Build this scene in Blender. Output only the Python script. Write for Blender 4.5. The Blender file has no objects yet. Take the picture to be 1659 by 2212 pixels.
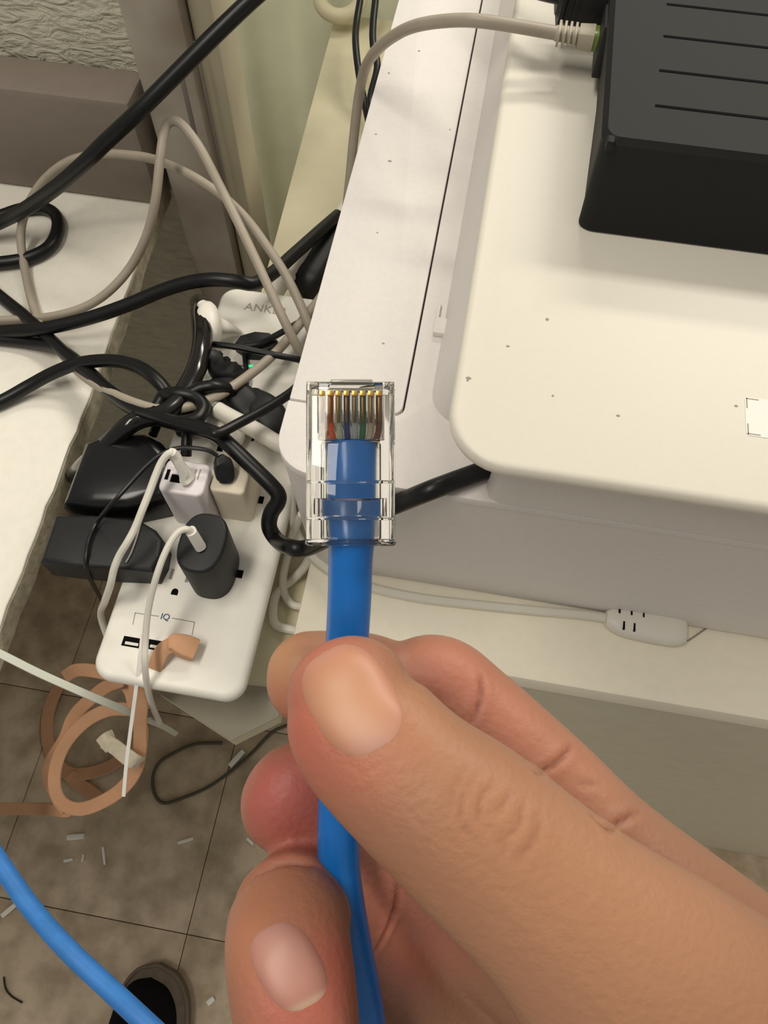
import bpy, bmesh, math, random
import numpy as np
from mathutils import Vector, Matrix
from mathutils.bvhtree import BVHTree

random.seed(4)
SC = bpy.context.scene
COL = SC.collection

# ------------------------------------------------------------------ camera
W, H, FPX = 1659.0, 2212.0, 1661.0
CZ = 1.29
_d = Vector((.169, -.8807, .4425)).normalized()        # "away along the desk" in image axes (right, down, forward)
_h = Vector((.9855, .1557, -.067)); _h = (_h - _d * _h.dot(_d)).normalized()
_n = _d.cross(_h)                                      # straight down
RIGHT = Vector((_h.x, _d.x, -_n.x))
DOWN = Vector((_h.y, _d.y, -_n.y))
FWD = Vector((_h.z, _d.z, -_n.z))
CAM = Vector((0, 0, CZ))
cd = bpy.data.cameras.new('camera'); cam = bpy.data.objects.new('camera', cd); COL.objects.link(cam)
m = Matrix.Identity(4)
for i in range(3):
    m[i][0] = RIGHT[i]; m[i][1] = -DOWN[i]; m[i][2] = -FWD[i]; m[i][3] = CAM[i]
cam.matrix_world = m
cd.sensor_fit = 'HORIZONTAL'; cd.sensor_width = 36; cd.lens = 36 * FPX / W
cd.clip_start = .01; cd.clip_end = 30
SC.camera = cam

# ------------------------------------------------------------------ world, lights, exposure
w = bpy.data.worlds.new('room_light'); SC.world = w; w.use_nodes = True
bg = w.node_tree.nodes['Background']
bg.inputs[0].default_value = (1.0, .95, .86, 1); bg.inputs[1].default_value = .30
def area(name, loc, target, sx, sy, power, color=(1, .93, .82)):
    l = bpy.data.lights.new(name, 'AREA'); l.shape = 'RECTANGLE'; l.size = sx; l.size_y = sy
    l.energy = power; l.color = color
    o = bpy.data.objects.new(name, l); COL.objects.link(o); o.location = loc
    o.rotation_euler = (Vector(target) - Vector(loc)).to_track_quat('-Z', 'Y').to_euler()
    return o
area('overhead_light', (1.05, 1.5, 2.75), (1.05, 1.5, 0), 1.2, .3, 31)
area('overhead_light', (.25, 2.25, 2.75), (.25, 2.25, 0), 1.2, .25, 30)
area('overhead_light', (-.6, -.15, 2.75), (-.6, -.15, 0), .3, 1.2, 19)  # added fill lamp, brightens the floor, power strip and green panel
SC.view_settings.view_transform = 'Standard'; SC.view_settings.look = 'None'
SC.view_settings.gamma = 1; SC.view_settings.use_curve_mapping = False
SC.view_settings.exposure = 0.0
SC.cycles.use_denoising = True

# ------------------------------------------------------------------ helpers
def ray(px, py):
    return (RIGHT * ((px - W / 2) / FPX) + DOWN * ((py - H / 2) / FPX) + FWD)
def P(px, py, z):                                      # where the sight line meets the level z
    r = ray(px, py); return CAM + r * ((z - CZ) / r.z)
def PY(px, py, y):
    r = ray(px, py); return CAM + r * (y / r.y)
def PD(px, py, d):
    return CAM + ray(px, py) * d
def lin(c):
    return tuple(((v / 255) / 12.92 if v / 255 <= .04045 else ((v / 255 + .055) / 1.055) ** 2.4) for v in c)
MATS = {}
def mat(name, rgb, rough=.5, spec=.5, noise=0, nscale=60, bump=0, bscale=200, metallic=0, rgb2=None, coat=0):
    if name in MATS: return MATS[name]
    m = bpy.data.materials.new(name); m.use_nodes = True; nt = m.node_tree; b = nt.nodes['Principled BSDF']
    b.inputs['Roughness'].default_value = rough; b.inputs['Specular IOR Level'].default_value = spec
    b.inputs['Metallic'].default_value = metallic; b.inputs['Coat Weight'].default_value = coat
    c = lin(rgb); b.inputs['Base Color'].default_value = (*c, 1)
    tc = nt.nodes.new('ShaderNodeTexCoord')
    if noise or rgb2:
        n = nt.nodes.new('ShaderNodeTexNoise'); n.inputs['Scale'].default_value = nscale; n.inputs['Detail'].default_value = 5
        nt.links.new(tc.outputs['Object'], n.inputs['Vector'])
        r = nt.nodes.new('ShaderNodeValToRGB')
        c2 = lin(rgb2) if rgb2 else tuple(v * (1 - noise) for v in c)
        r.color_ramp.elements[0].position = .35; r.color_ramp.elements[0].color = (*c2, 1)
        r.color_ramp.elements[1].position = .62; r.color_ramp.elements[1].color = (*c, 1)
        nt.links.new(n.outputs['Fac'], r.inputs['Fac']); nt.links.new(r.outputs['Color'], b.inputs['Base Color'])
    if bump:
        n2 = nt.nodes.new('ShaderNodeTexNoise'); n2.inputs['Scale'].default_value = bscale; n2.inputs['Detail'].default_value = 3
        nt.links.new(tc.outputs['Object'], n2.inputs['Vector'])
        bp = nt.nodes.new('ShaderNodeBump'); bp.inputs['Strength'].default_value = bump; bp.inputs['Distance'].default_value = .001
        nt.links.new(n2.outputs['Fac'], bp.inputs['Height']); nt.links.new(bp.outputs['Normal'], b.inputs['Normal'])
    MATS[name] = m
    return m
def origin(o):
    v = Vector((0, 0, 0))
    while o is not None: v = v + o.location; o = o.parent
    return v
def tag(o, label=None, cat=None, group=None, kind=None):
    if label: o['label'] = label
    if cat: o['category'] = cat
    if group: o['group'] = group
    if kind: o['kind'] = kind
    return o
def empty(name, loc, label, cat, group=None):
    o = bpy.data.objects.new(name, None); COL.objects.link(o); o.location = loc; o.empty_display_size = .01
    return tag(o, label, cat, group)
def mo(name, geo, mt, parent=None, smooth=True, angle=.6):
    """link (verts, faces) in world metres as one mesh object, parts relative to their parent"""
    vs, fs = geo; vs = [Vector(v) for v in vs]
    if parent is None:
        xs = [v.x for v in vs]; ys = [v.y for v in vs]; zs = [v.z for v in vs]
        loc = Vector(((min(xs) + max(xs)) / 2, (min(ys) + max(ys)) / 2, min(zs)))
        off = loc
    else:
        loc = Vector((0, 0, 0)); off = origin(parent)
    me = bpy.data.meshes.new(name); me.from_pydata([v - off for v in vs], [], fs); me.update()
    bm = bmesh.new(); bm.from_mesh(me); bmesh.ops.recalc_face_normals(bm, faces=bm.faces); bm.to_mesh(me); bm.free()
    me.materials.append(mt)
    o = bpy.data.objects.new(name, me); COL.objects.link(o); o.location = loc
    if parent is not None: o.parent = parent
    if smooth:
        me.polygons.foreach_set('use_smooth', [True] * len(me.polygons))
        me.set_sharp_from_angle(angle=angle)
    return o
def merge(*gs):
    V, F = [], []
    for vs, fs in gs:
        k = len(V); V += list(vs); F += [[i + k for i in f] for f in fs]
    return V, F
def xf(g, M): return [M @ Vector(v) for v in g[0]], g[1]
def rrect(x0, y0, x1, y1, r=0, n=6):
    """outline, anticlockwise from the lower left; r one radius or four (ll, lr, ur, ul)"""
    r = [r] * 4 if not isinstance(r, (list, tuple)) else r
    cs = [(x0, y0, 1, 1, math.pi), (x1, y0, -1, 1, 1.5 * math.pi), (x1, y1, -1, -1, 0), (x0, y1, 1, -1, .5 * math.pi)]
    out = []
    for (x, y, sx, sy, a), q in zip(cs, r):
        if q <= 0: out.append((x, y)); continue
        for k in range(n + 1):
            t = a + k / n * math.pi / 2
            out.append((x + sx * q + q * math.cos(t), y + sy * q + q * math.sin(t)))
    return out
def prism(outline, z0, z1, bev=0, seg=2, bottom=False):
    bm = bmesh.new()
    vs = [bm.verts.new((x, y, z0)) for x, y in outline]
    f = bm.faces.new(vs); 
    r = bmesh.ops.extrude_face_region(bm, geom=[f])
    top = [v for v in r['geom'] if isinstance(v, bmesh.types.BMVert)]
    for v in top: v.co.z = z1
    if bev > 0:
        ts = set(top)
        es = [e for e in bm.edges if e.verts[0] in ts and e.verts[1] in ts]
        if bottom: es += [e for e in bm.edges if e.verts[0] not in ts and e.verts[1] not in ts]
        bmesh.ops.bevel(bm, geom=es, offset=bev, segments=seg, profile=.5, affect='EDGES', clamp_overlap=True)
    bm.verts.index_update()
    g = ([v.co.copy() for v in bm.verts], [[v.index for v in f.verts] for f in bm.faces]); bm.free()
    return g
def bx(x0, y0, z0, x1, y1, z1, bev=0):
    bm = bmesh.new(); bmesh.ops.create_cube(bm, size=1)
    for v in bm.verts: v.co = Vector((x0 + (v.co.x + .5) * (x1 - x0), y0 + (v.co.y + .5) * (y1 - y0), z0 + (v.co.z + .5) * (z1 - z0)))
    if bev: bmesh.ops.bevel(bm, geom=list(bm.edges), offset=bev, segments=2, profile=.5, affect='EDGES', clamp_overlap=True)
    bm.verts.index_update()
    g = ([v.co.copy() for v in bm.verts], [[v.index for v in f.verts] for f in bm.faces]); bm.free()
    return g
def crom(pts, n):
    """Catmull-Rom through rows of numbers"""
    p = np.array(pts, float); q = np.vstack([2 * p[0] - p[1], p, 2 * p[-1] - p[-2]]); out = []
    for i in range(1, len(q) - 2):
        for k in range(n):
            t = k / n
            out.append(.5 * (2 * q[i] + (q[i + 1] - q[i - 1]) * t + (2 * q[i - 1] - 5 * q[i] + 4 * q[i + 1] - q[i + 2]) * t * t
                             + (3 * q[i] - q[i - 1] - 3 * q[i + 1] + q[i + 2]) * t ** 3))
    out.append(p[-1]); return np.array(out)
def sweep(rows, ref=None, seg=10, n=6, round0=False, round1=False, power=2.0):
    """rows (x, y, z, a, b): elliptical sections; b points along ref, a across it"""
    s = crom(rows, n) if n > 1 else np.array(rows, float)
    s[:, 3:] = np.maximum(s[:, 3:], 1e-5)
    c = s[:, :3]; t = np.gradient(c, axis=0); t /= np.linalg.norm(t, axis=1)[:, None] + 1e-12
    if ref is None:
        u = np.cross(t[0], (0, 0, 1.0)); u = u if np.linalg.norm(u) > .1 else np.cross(t[0], (0, 1.0, 0)); u /= np.linalg.norm(u)
        A, B = [], []
        for k in range(len(c)):
            u = u - t[k] * u.dot(t[k]); u /= np.linalg.norm(u); A.append(u.copy()); B.append(np.cross(t[k], u))
    else:
        A, B = [], []
        for k in range(len(c)):
            r = np.array(ref[k] if hasattr(ref[0], '__len__') else ref, float)
            b = r - t[k] * r.dot(t[k]); b /= np.linalg.norm(b); A.append(np.cross(b, t[k])); B.append(b)
    rings = []
    def ring(k, off, sc):
        o = []
        for j in range(seg):
            an = 2 * math.pi * j / seg; ca, sa = math.cos(an), math.sin(an)
            ca = math.copysign(abs(ca) ** (2 / power), ca); sa = math.copysign(abs(sa) ** (2 / power), sa)
            o.append(c[k] + t[k] * off + A[k] * ca * s[k, 3] * sc + B[k] * sa * s[k, 4] * sc)
        rings.append(o)
    caps = 5
    if round0:
        R = (s[0, 3] + s[0, 4]) / 2
        for q in range(1, caps + 1): 
            an = q / (caps + 1) * math.pi / 2
            ring(0, -R * math.cos(an), math.sin(an))
    for k in range(len(c)): ring(k, 0, 1)
    if round1:
        R = (s[-1, 3] + s[-1, 4]) / 2
        for q in range(caps, 0, -1):
            an = q / (caps + 1) * math.pi / 2
            ring(len(c) - 1, R * math.cos(an), math.sin(an))
    V = [Vector(v) for rg in rings for v in rg]; F = []
    for i in range(len(rings) - 1):
        for j in range(seg):
            F.append([i * seg + j, i * seg + (j + 1) % seg, (i + 1) * seg + (j + 1) % seg, (i + 1) * seg + j])
    F.append(list(range(seg))[::-1]); F.append([(len(rings) - 1) * seg + j for j in range(seg)])
    return V, F
def tube(pts, r, seg=10, n=6, **k):
    return sweep([(*p, r, r) for p in pts], seg=seg, n=n, **k)
def ribbon(pts, wid, th, ref=(0, 0, 1), n=8):
    return sweep([(*p, wid / 2, th / 2) for p in pts], ref=ref, seg=8, n=n, power=6)
def path(px):                                          # list of (px, py, z)
    return [P(*p) for p in px]

# ------------------------------------------------------------------ materials
M_floor = mat('floor_tile', (216, 197, 171), .55, .35, rgb2=(176, 158, 133), nscale=26, bump=.35, bscale=60)
M_grout = mat('floor_joint', (120, 106, 88), .9)
M_wall = mat('painted_wall', (206, 203, 184), .6, .3, noise=.10, nscale=40)
M_under = mat('lower_wall', (150, 138, 112), .8, .2, noise=.1, nscale=10)
M_panel = mat('green_panel', (245, 248, 222), .6, .3, noise=.06, nscale=20, bump=.15, bscale=150)
M_desk = mat('desk_laminate', (236, 232, 219), .55, .35, noise=.04, nscale=120, bump=.06, bscale=600)
M_deskedge = mat('raw_chipboard_edge', (196, 188, 165), .9, .1, noise=.3, nscale=120, bump=.6, bscale=300)
M_splash = mat('desk_back_rail', (138, 127, 117), .6, .3, noise=.05, nscale=90)
M_table = mat('table_laminate', (242, 235, 215), .5, .35, noise=.03, nscale=120)
M_tablefront = mat('grey_cabinet_front', (212, 206, 184), .6, .3, noise=.05, nscale=60)
M_shelf = mat('beige_shelf_board', (206, 199, 170), .6, .3, noise=.05, nscale=40)
M_print = mat('printer_white', (226, 221, 216), .45, .4, noise=.03, nscale=300, bump=.05, bscale=1500)
M_lid = mat('printer_lid_white', (222, 217, 203), .4, .4, noise=.015, nscale=300)
M_printdark = mat('printer_shadow_gap', (60, 58, 64), .8, .2)
M_black = mat('matte_black_plastic', (30, 31, 32), .5, .4, noise=.15, nscale=400, bump=.1, bscale=1500)
M_box = mat('router_grey_plastic', (28, 28, 27), .6, .25, noise=.08, nscale=500, bump=.08, bscale=2500)
M_slot = mat('slot_black', (10, 10, 10), .8, .1)
M_cord = mat('black_cord_rubber', (13, 13, 14), .38, .4, noise=.2, nscale=200)
M_gloss = mat('glossy_black_plastic', (16, 16, 17), .25, .5)
M_grey = mat('grey_cable_jacket', (168, 158, 142), .45, .4, noise=.06, nscale=80)
M_boot = mat('grey_boot', (176, 168, 150), .5, .4)
M_white = mat('white_plastic', (228, 224, 214), .4, .45)
M_strip = mat('power_strip_white', (240, 237, 226), .42, .45, noise=.03, nscale=60)
M_beige = mat('beige_charger', (222, 212, 190), .5, .4)
M_lilac = mat('white_charger', (228, 222, 224), .4, .45)
M_whitecord = mat('white_cord', (222, 218, 206), .45, .4)
M_peach = mat('peach_flat_cable', (206, 158, 122), .6, .3, noise=.08, nscale=60)
M_tie = mat('cream_velcro_tie', (216, 206, 182), .8, .2, noise=.1, nscale=300, bump=.4, bscale=900)
M_blue = mat('blue_cable_jacket', (16, 108, 192), .3, .5, noise=.12, nscale=160, bump=.08, bscale=400)
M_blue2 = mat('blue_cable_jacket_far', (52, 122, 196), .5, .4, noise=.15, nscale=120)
M_metal = mat('galvanised_steel', (176, 170, 160), .5, .5, rgb2=(140, 128, 112), nscale=7, metallic=.15)
M_clip = mat('white_clipping', (250, 248, 240), .6, .3)
M_shoe = mat('black_canvas', (18, 18, 20), .9, .2, noise=.3, nscale=400, bump=.4, bscale=1500)
M_sole = mat('taupe_rubber', (120, 106, 92), .7, .3, noise=.15, nscale=80)
M_gold = mat('gold_contact', (226, 176, 92), .3, .5, metallic=.9)
M_thread = mat('steel_thread', (150, 150, 140), .35, .5, metallic=.7)
M_ink = mat('grey_print', (150, 146, 138), .7)
M_ink2 = mat('blue_print', (40, 80, 120), .6)
M_usbgreen = mat('green_tinted_plug', (110, 132, 62), .2, .5)
def glassmat():
    m = bpy.data.materials.new('clear_polycarbonate'); m.use_nodes = True; b = m.node_tree.nodes['Principled BSDF']
    b.inputs['Base Color'].default_value = (.97, .97, .95, 1); b.inputs['Roughness'].default_value = .03
    b.inputs['IOR'].default_value = 1.42; b.inputs['Transmission Weight'].default_value = 1
    return m
M_clear = glassmat()
def skinmat():
    m = bpy.data.materials.new('skin'); m.use_nodes = True; nt = m.node_tree; b = nt.nodes['Principled BSDF']
    a = nt.nodes.new('ShaderNodeAttribute'); a.attribute_name = 'tone'
    tc = nt.nodes.new('ShaderNodeTexCoord')
    n = nt.nodes.new('ShaderNodeTexNoise'); n.inputs['Scale'].default_value = 130; n.inputs['Detail'].default_value = 6
    nt.links.new(tc.outputs['Object'], n.inputs['Vector'])
    mx = nt.nodes.new('ShaderNodeMix'); mx.data_type = 'RGBA'; mx.blend_type = 'MULTIPLY'
    mr = nt.nodes.new('ShaderNodeMapRange'); mr.inputs['To Min'].default_value = .0; mr.inputs['To Max'].default_value = .35
    nt.links.new(n.outputs['Fac'], mr.inputs['Value']); nt.links.new(mr.outputs[0], mx.inputs['Factor'])
    nt.links.new(a.outputs['Color'], mx.inputs[6]); mx.inputs[7].default_value = (.86, .72, .66, 1)
    nt.links.new(mx.outputs[2], b.inputs['Base Color'])
    b.inputs['Roughness'].default_value = .5; b.inputs['Specular IOR Level'].default_value = .35
    b.inputs['Subsurface Weight'].default_value = .25; b.inputs['Subsurface Radius'].default_value = (1, .35, .2)
    b.inputs['Subsurface Scale'].default_value = .0025
    n2 = nt.nodes.new('ShaderNodeTexNoise'); n2.inputs['Scale'].default_value = 900; n2.inputs['Detail'].default_value = 4
    nt.links.new(tc.outputs['Object'], n2.inputs['Vector'])
    bp = nt.nodes.new('ShaderNodeBump'); bp.inputs['Strength'].default_value = .2; bp.inputs['Distance'].default_value = .0008
    nt.links.new(n2.outputs['Fac'], bp.inputs['Height']); nt.links.new(bp.outputs['Normal'], b.inputs['Normal'])
    return m
def wallrelief(m):
    nt = m.node_tree; b = nt.nodes['Principled BSDF']
    tc = nt.nodes.new('ShaderNodeTexCoord'); mp = nt.nodes.new('ShaderNodeMapping'); mp.inputs['Scale'].default_value = (1, 1, 2.6)
    n = nt.nodes.new('ShaderNodeTexNoise'); n.inputs['Scale'].default_value = 42; n.inputs['Detail'].default_value = 4; n.inputs['Distortion'].default_value = 1.2
    bp = nt.nodes.new('ShaderNodeBump'); bp.inputs['Strength'].default_value = 1; bp.inputs['Distance'].default_value = .006
    nt.links.new(tc.outputs['Object'], mp.inputs[0]); nt.links.new(mp.outputs[0], n.inputs['Vector'])
    nt.links.new(n.outputs['Fac'], bp.inputs['Height']); nt.links.new(bp.outputs['Normal'], b.inputs['Normal'])
wallrelief(M_wall)
M_skin = skinmat()

# ================================================================== THE SETTING
ZT = .753                                               # desk and table tops
# floor of square tiles
fl = mo('floor', bx(-1.6, -1.0, -.03, 1.3, 1.15, -.004), M_grout); tag(fl, kind='structure')
T = .305
tx0, ty0 = P(503, 1623, 0).x, P(195, 1977, 0).y
tile_me = {}
for i in range(-4, 5):
    for j in range(-3, 5):
        x, y = tx0 + i * T, ty0 + j * T
        if x < -1.4 or x > 1.1 or y < -.9 or y > .95: continue
        g = bx(x + .0006, y + .0006, -.006, x + T - .0006, y + T - .0006, random.uniform(-.0006, 0), .0006)
        mo('tile', g, M_floor, fl)
YD = P(0, 400, ZT).y                                    # front of the rail at the back of the left desk
zr = PY(0, 190, YD).z
YW = P(0, 112, zr).y                                    # left wall
wl = mo('wall_left', bx(-1.6, YW, 0, PY(300, 200, YW).x + .02, YW + .05, 1.02), M_wall); tag(wl, kind='structure')
# corrugated green panel behind the post
yp = .98
x0, x1 = PY(440, 0, yp).x, .55
V, F = [], []
nx = 150
for k in range(nx + 1):
    x = x0 + (x1 - x0) * k / nx
    ph = (x - x0) / .118 * 2 * math.pi
    y = yp - .011 * math.tanh(1.6 * math.sin(ph)) - .003 * math.sin(ph * .5)
    V += [(x, y, 0), (x, y, 1.02), (x, y + .02, 1.02), (x, y + .02, 0)]
for k in range(nx):
    a = 4 * k
    for q in range(4): F.append([a + q, a + (q + 1) % 4, a + 4 + (q + 1) % 4, a + 4 + q])
F += [[0, 1, 2, 3], [4 * nx + 3, 4 * nx + 2, 4 * nx + 1, 4 * nx]]
tag(mo('wall_back', (V, F), M_panel), kind='structure')

# ---- steel post
yq = YW - .03
xl, xr = PY(345, 330, yq).x, PY(505, 330, yq).x
xm = xl + (xr - xl) * .70
post = empty('steel_post', ((xl + xr) / 2, yq, 0), 'stained steel post rising between the left desk and green wall panel', 'post')
mo('column', bx(xl, yq, 0, xm, yq + .09, 1.02, .004), M_metal, post)
mo('flange', bx(xm + .001, yq + .012, 0, xr, yq + .06, 1.02, .003), mat('post_flange', (178, 170, 146), .55, .4, noise=.12, nscale=14), post)
for (px, py0, py1, hw) in ((388, 150, 300, 5), (420, 90, 420, 2)):
    a, b = PY(px, py0, yq), PY(px + 15, py1, yq)
    mo('scratch', bx(a.x - hw * .0004, yq - .0006, b.z, a.x + hw * .0004, yq + .001, a.z, .0002), mat('post_stain', (120, 112, 106), .7), post)

# ---- left desk with its raised back rail
dk = empty('desk', (-.8, .3, 0), 'off-white desk at left with a chipped raw board edge and loose cables', 'desk')
e0, e1, e2 = P(352, 400, ZT), P(186, 871, ZT), P(0, 1348, ZT)
e3 = e2 + (e2 - e1) * 1.6
o = [(-1.5, e3.y), (e3.x, e3.y)]
edge = [e3, e2, e1, e0]
rng = random.Random(3)
out = []
for a, b in zip(edge[:-1], edge[1:]):
    for k in range(14):
        q = a.lerp(b, k / 14); j = rng.uniform(-.0011, .0011)
        out.append((q.x + j, q.y))
out.append((e0.x, e0.y)); out.append((e0.x, YD + .04)); out.append((-1.5, YD + .04)); out.append((-1.5, e3.y))
mo('desk_top', prism(out, ZT - .003, ZT, .0006, 1), M_desk, dk)
out2 = [(x + .0006 if 0 < i < len(out) - 3 else x, y) for i, (x, y) in enumerate(out)]
mo('desk_board', prism(out2, ZT - .023, ZT - .0031), M_deskedge, dk)
mo('side_panel', bx(-1.48, e3.y + .05, 0, -1.45, YD, ZT - .0235), M_desk, dk)
mo('leg', bx(-.95, YD - .06, 0, -.91, YD - .02, ZT - .0235, .002), M_metal, dk)
mo('leg', bx(-.95, e3.y + .06, 0, -.91, e3.y + .10, ZT - .0235, .002), M_metal, dk)
xe = PY(300, 300, YD).x
mo('back_rail', bx(-1.5, YD, ZT, xe, YW - .0005, zr, .006), M_splash, dk)

# ---- printer table (a cabinet with a flat front)
yt = P(1400, 1512, ZT).y; xt = P(643, 1330, ZT).x
tb = empty('printer_table', (.25, yt + .3, 0), 'cream topped grey cabinet table standing under the white printer', 'table')
mo('table_top', prism(rrect(xt, yt, .62, .96, .003, 2), ZT - .022, ZT, .0015), M_table, tb)
mo('front_panel', bx(xt + .001, yt + .0015, .0005, .618, yt + .02, ZT - .0225), M_tablefront, tb)
mo('side_panel', bx(xt + .001, yt + .0205, .0005, xt + .02, .95, ZT - .0225), M_tablefront, tb)
mo('side_panel', bx(.598, yt + .0205, .0005, .618, .95, ZT - .0225), M_tablefront, tb)

# ---- shelf board carrying the power strip
ZB = .729
sh = empty('shelf_board', (-.14, .4, 0), 'beige board shelf beside the printer table carrying the power strip', 'shelf')
pl = [P(343, 1497, ZB), P(500, 1600, ZB), P(640, 1556, ZB)]
bl = P(575, 590, ZB).x
xb = xt - .0008
mo('board', prism([(pl[0].x, pl[0].y), (pl[1].x, pl[1].y), (min(pl[2].x, xb), pl[2].y), (xb, pl[2].y + .01), (xb, .93), (P(735, 0, ZB).x, .93), (bl, P(575, 590, ZB).y)], ZB - .018, ZB, .001, 1), M_shelf, sh)
gp = [P(*q, ZB + .0006) for q in ((343, 1497), (500, 1600), (640, 1556), (700, 1503), (535, 1480), (335, 1452))]
mo('front_overlay', prism([(min(q.x, xb), q.y) for q in gp], ZB, ZB + .0008, .0002, 1), mat('board_front_grey', (150, 143, 126), .6, .3, noise=.06, nscale=60), sh)  # thin sheet that turns the front end of the board grey
for y in (.22, .80): mo('leg', bx(xb - .032, y, 0, xb - .004, y + .03, ZB - .0185, .002), M_metal, sh)

# ================================================================== PRINTER
ZL, ZLID = .915, .985
XL = P(612, 900, ZL).x; XR = .56; YF = P(655, 1022, ZL).y; YB = .80
XG = P(872, 880, ZL).x; YG = P(862, 897, ZL).y
X0 = P(985, 800, ZLID).x; YFL = P(1350, 1052, ZLID).y
pr = empty('printer', ((XL + XR) / 2, .45, ZT), 'white desktop printer with flat scanner lid on the cream table', 'printer')
lo = rrect(XL + .004, YF + .010, XR, YB, [.022, .005, .005, .005]); hi = rrect(XL + .001, YF + .001, XR, YB, [.023, .005, .005, .005])
n = len(lo)
mo('body', ([(x, y, ZT + .004) for x, y in lo] + [(x, y, ZL - .0062) for x, y in hi], [list(range(n))[::-1], list(range(n, 2 * n))] + [[i, (i + 1) % n, n + (i + 1) % n, n + i] for i in range(n)]), M_print, pr)
for fx in (XL + .03, XR - .05):
    for fy in (YF + .04, YB - .06): mo('foot', prism(rrect(fx, fy, fx + .02, fy + .02, .006), ZT, ZT + .0038), M_black, pr)
g = .0011
deck = [(XL, YG - g / 2)] + [p for p in rrect(XL, YF, XR, YG, [.024, 0, 0, 0], 8)][:9] + [(XR, YF), (XR, YB), (XG + g / 2, YB)]
rc = .006
for k in range(7):
    an = -k / 6 * math.pi / 2
    deck.append((XG - rc + (rc + g / 2) * math.cos(an), YG + rc + (rc + g / 2) * math.sin(an)))
deck = deck[1:] if deck[0] == deck[1] else deck
mo('top_deck', prism(deck, ZL - .006, ZL, .0012, 2), M_print, pr)
mo('access_cover', prism(rrect(XL + .0006, YG + g / 2, XG - g / 2, YB, [.001, rc, .001, .001]), ZL - .0058, ZL, .0008, 2), M_print, pr)
# seam shows the dark inside of the body
mo('seam', prism(rrect(XL + .003, YG - .002, XG + .003, YB - .004, 0), ZL - .0061, ZL - .0057), M_printdark, pr)
# scanner housing: sloped left flank
XP = P(1046, 1091, ZL).x
def housing(xp, xl, yf, r):
    pts = [(xp, yf + .046), (xp, yf + .008), (xp + .0023, yf + .0023), (xp + .008, yf), (XR, yf), (XR, YB), (xl, YB)]
    return pts + [(xl + r - r * math.cos(t), yf + .046 + r - r * math.sin(t)) for t in np.linspace(0, math.pi / 2, 8)]
lo = housing(XP, X0 - .012, YF + .0003, .022)
hi = housing(XP + .004, X0 + .004, YF - .003, .020)
n = len(lo)
V = [(x, y, ZL + .0002) for x, y in lo] + [(x, y, ZLID - .0095) for x, y in hi]
F = [list(range(n))[::-1], list(range(n, 2 * n))] + [[i, (i + 1) % n, n + (i + 1) % n, n + i] for i in range(n)]
mo('scanner_housing', (V, F), M_print, pr)
mo('scanner_lid', prism(rrect(X0, YFL, XR, YB, [.030, .006, .006, .006], 10), ZLID - .009, ZLID, .004, 4, True), M_lid, pr)
q0, q1 = P(935, 718, ZL + .004), P(985, 690, ZL + .004)
mo('finger_catch', merge(bx(q0.x, q0.y, ZL, q1.x, q1.y, ZL + .0045, .0008), bx(q0.x, q1.y - .001, ZL, q0.x + .002, q1.y + .012, ZL + .0035, .0005)), M_print, pr)
# label on the lid: plain paper with corner marks
s0, s1 = P(1612, 940, ZLID), P(1612, 858, ZLID)
sw = .05
lb = mo('paper_label', prism(rrect(s0.x, s0.y, s0.x + sw, s1.y, .002), ZLID, ZLID + .00025), M_white, pr)
def cornermark(x, y, sx, sy):
    t, L = .0006, .006
    z = ZLID + .0003
    return merge(bx(x, min(y, y + sy * L), z - .0001, x + t, max(y, y + sy * L), z), bx(x, min(y, y + sy * t), z - .0001, x + sx * L, max(y, y + sy * t), z))
mo('corner_mark', cornermark(s0.x + .0006, s0.y + .0006, 1, 1), M_ink, lb)
mo('corner_mark', cornermark(s0.x + .0006, s1.y - .0006, 1, -1), M_ink, lb)
# specks of dirt on the printer
for k, (px, py, z) in enumerate(((840, 158, ZL), (812, 290, ZL), (972, 280, ZL), (842, 348, ZL), (815, 503, ZL), (828, 742, ZL), (1182, 690, ZLID), (1097, 748, ZLID), (1194, 855, ZLID), (1012, 817, ZLID), (1010, 822, ZLID), (1590, 877, ZLID), (905, 110, ZL), (1335, 898, ZLID))):
    c = P(px, py, z); r = .0006 if k % 3 else .0009
    mo('speck', prism([(c.x + r * math.cos(t) * (1 + .6 * (k % 2)), c.y + r * math.sin(t)) for t in (0, 1.2, 2.3, 3.4, 4.6, 5.4)], z - .00005, z + .0002), M_ink, pr)

# ================================================================== GREY BOX ON THE PRINTER
zb0, zb1 = ZLID + .001, ZLID + .054
c0 = P(1241, 494, zb0); c1 = PY(1307, 300, c0.y + .004)
xb0 = c0.x; yb0 = c0.y
rt = empty('router', (xb0 + .1, yb0 + .1, ZLID), 'charcoal grey slotted network box on top of the white printer', 'router')
xh = P(1311, 151, zb1).x
lo = [(x + (0 if x > xb0 + .1 else (xh + .006 - xb0) * min(1, max(0, (y - yb0 - .004) / .03)) ** .7), y) for x, y in rrect(xb0, yb0, xb0 + .24, yb0 + .26, [.010] * 4, 6)]
lo = lo + [(xh + .006, yb0 + .10), (xh + .003, yb0 + .02)]
hi = rrect(xh, yb0 + .004, xb0 + .237, yb0 + .257, .007, 6) + [(xh, yb0 + .10), (xh, yb0 + .02)]
n = len(lo)
V = [(x, y, zb0) for x, y in lo] + [(x, y, zb1 - .003) for x, y in hi] + [(x + (xb0 + .12 - x) * .02, y + (yb0 + .13 - y) * .02, zb1) for x, y in hi]
F = [list(range(n))[::-1], list(range(2 * n, 3 * n))]
for L in (0, n): F += [[L + i, L + (i + 1) % n, L + n + (i + 1) % n, L + n + i] for i in range(n)]
mo('case', (V, F), M_box, rt)
xs = P(1440, 100, zb1).x
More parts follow.
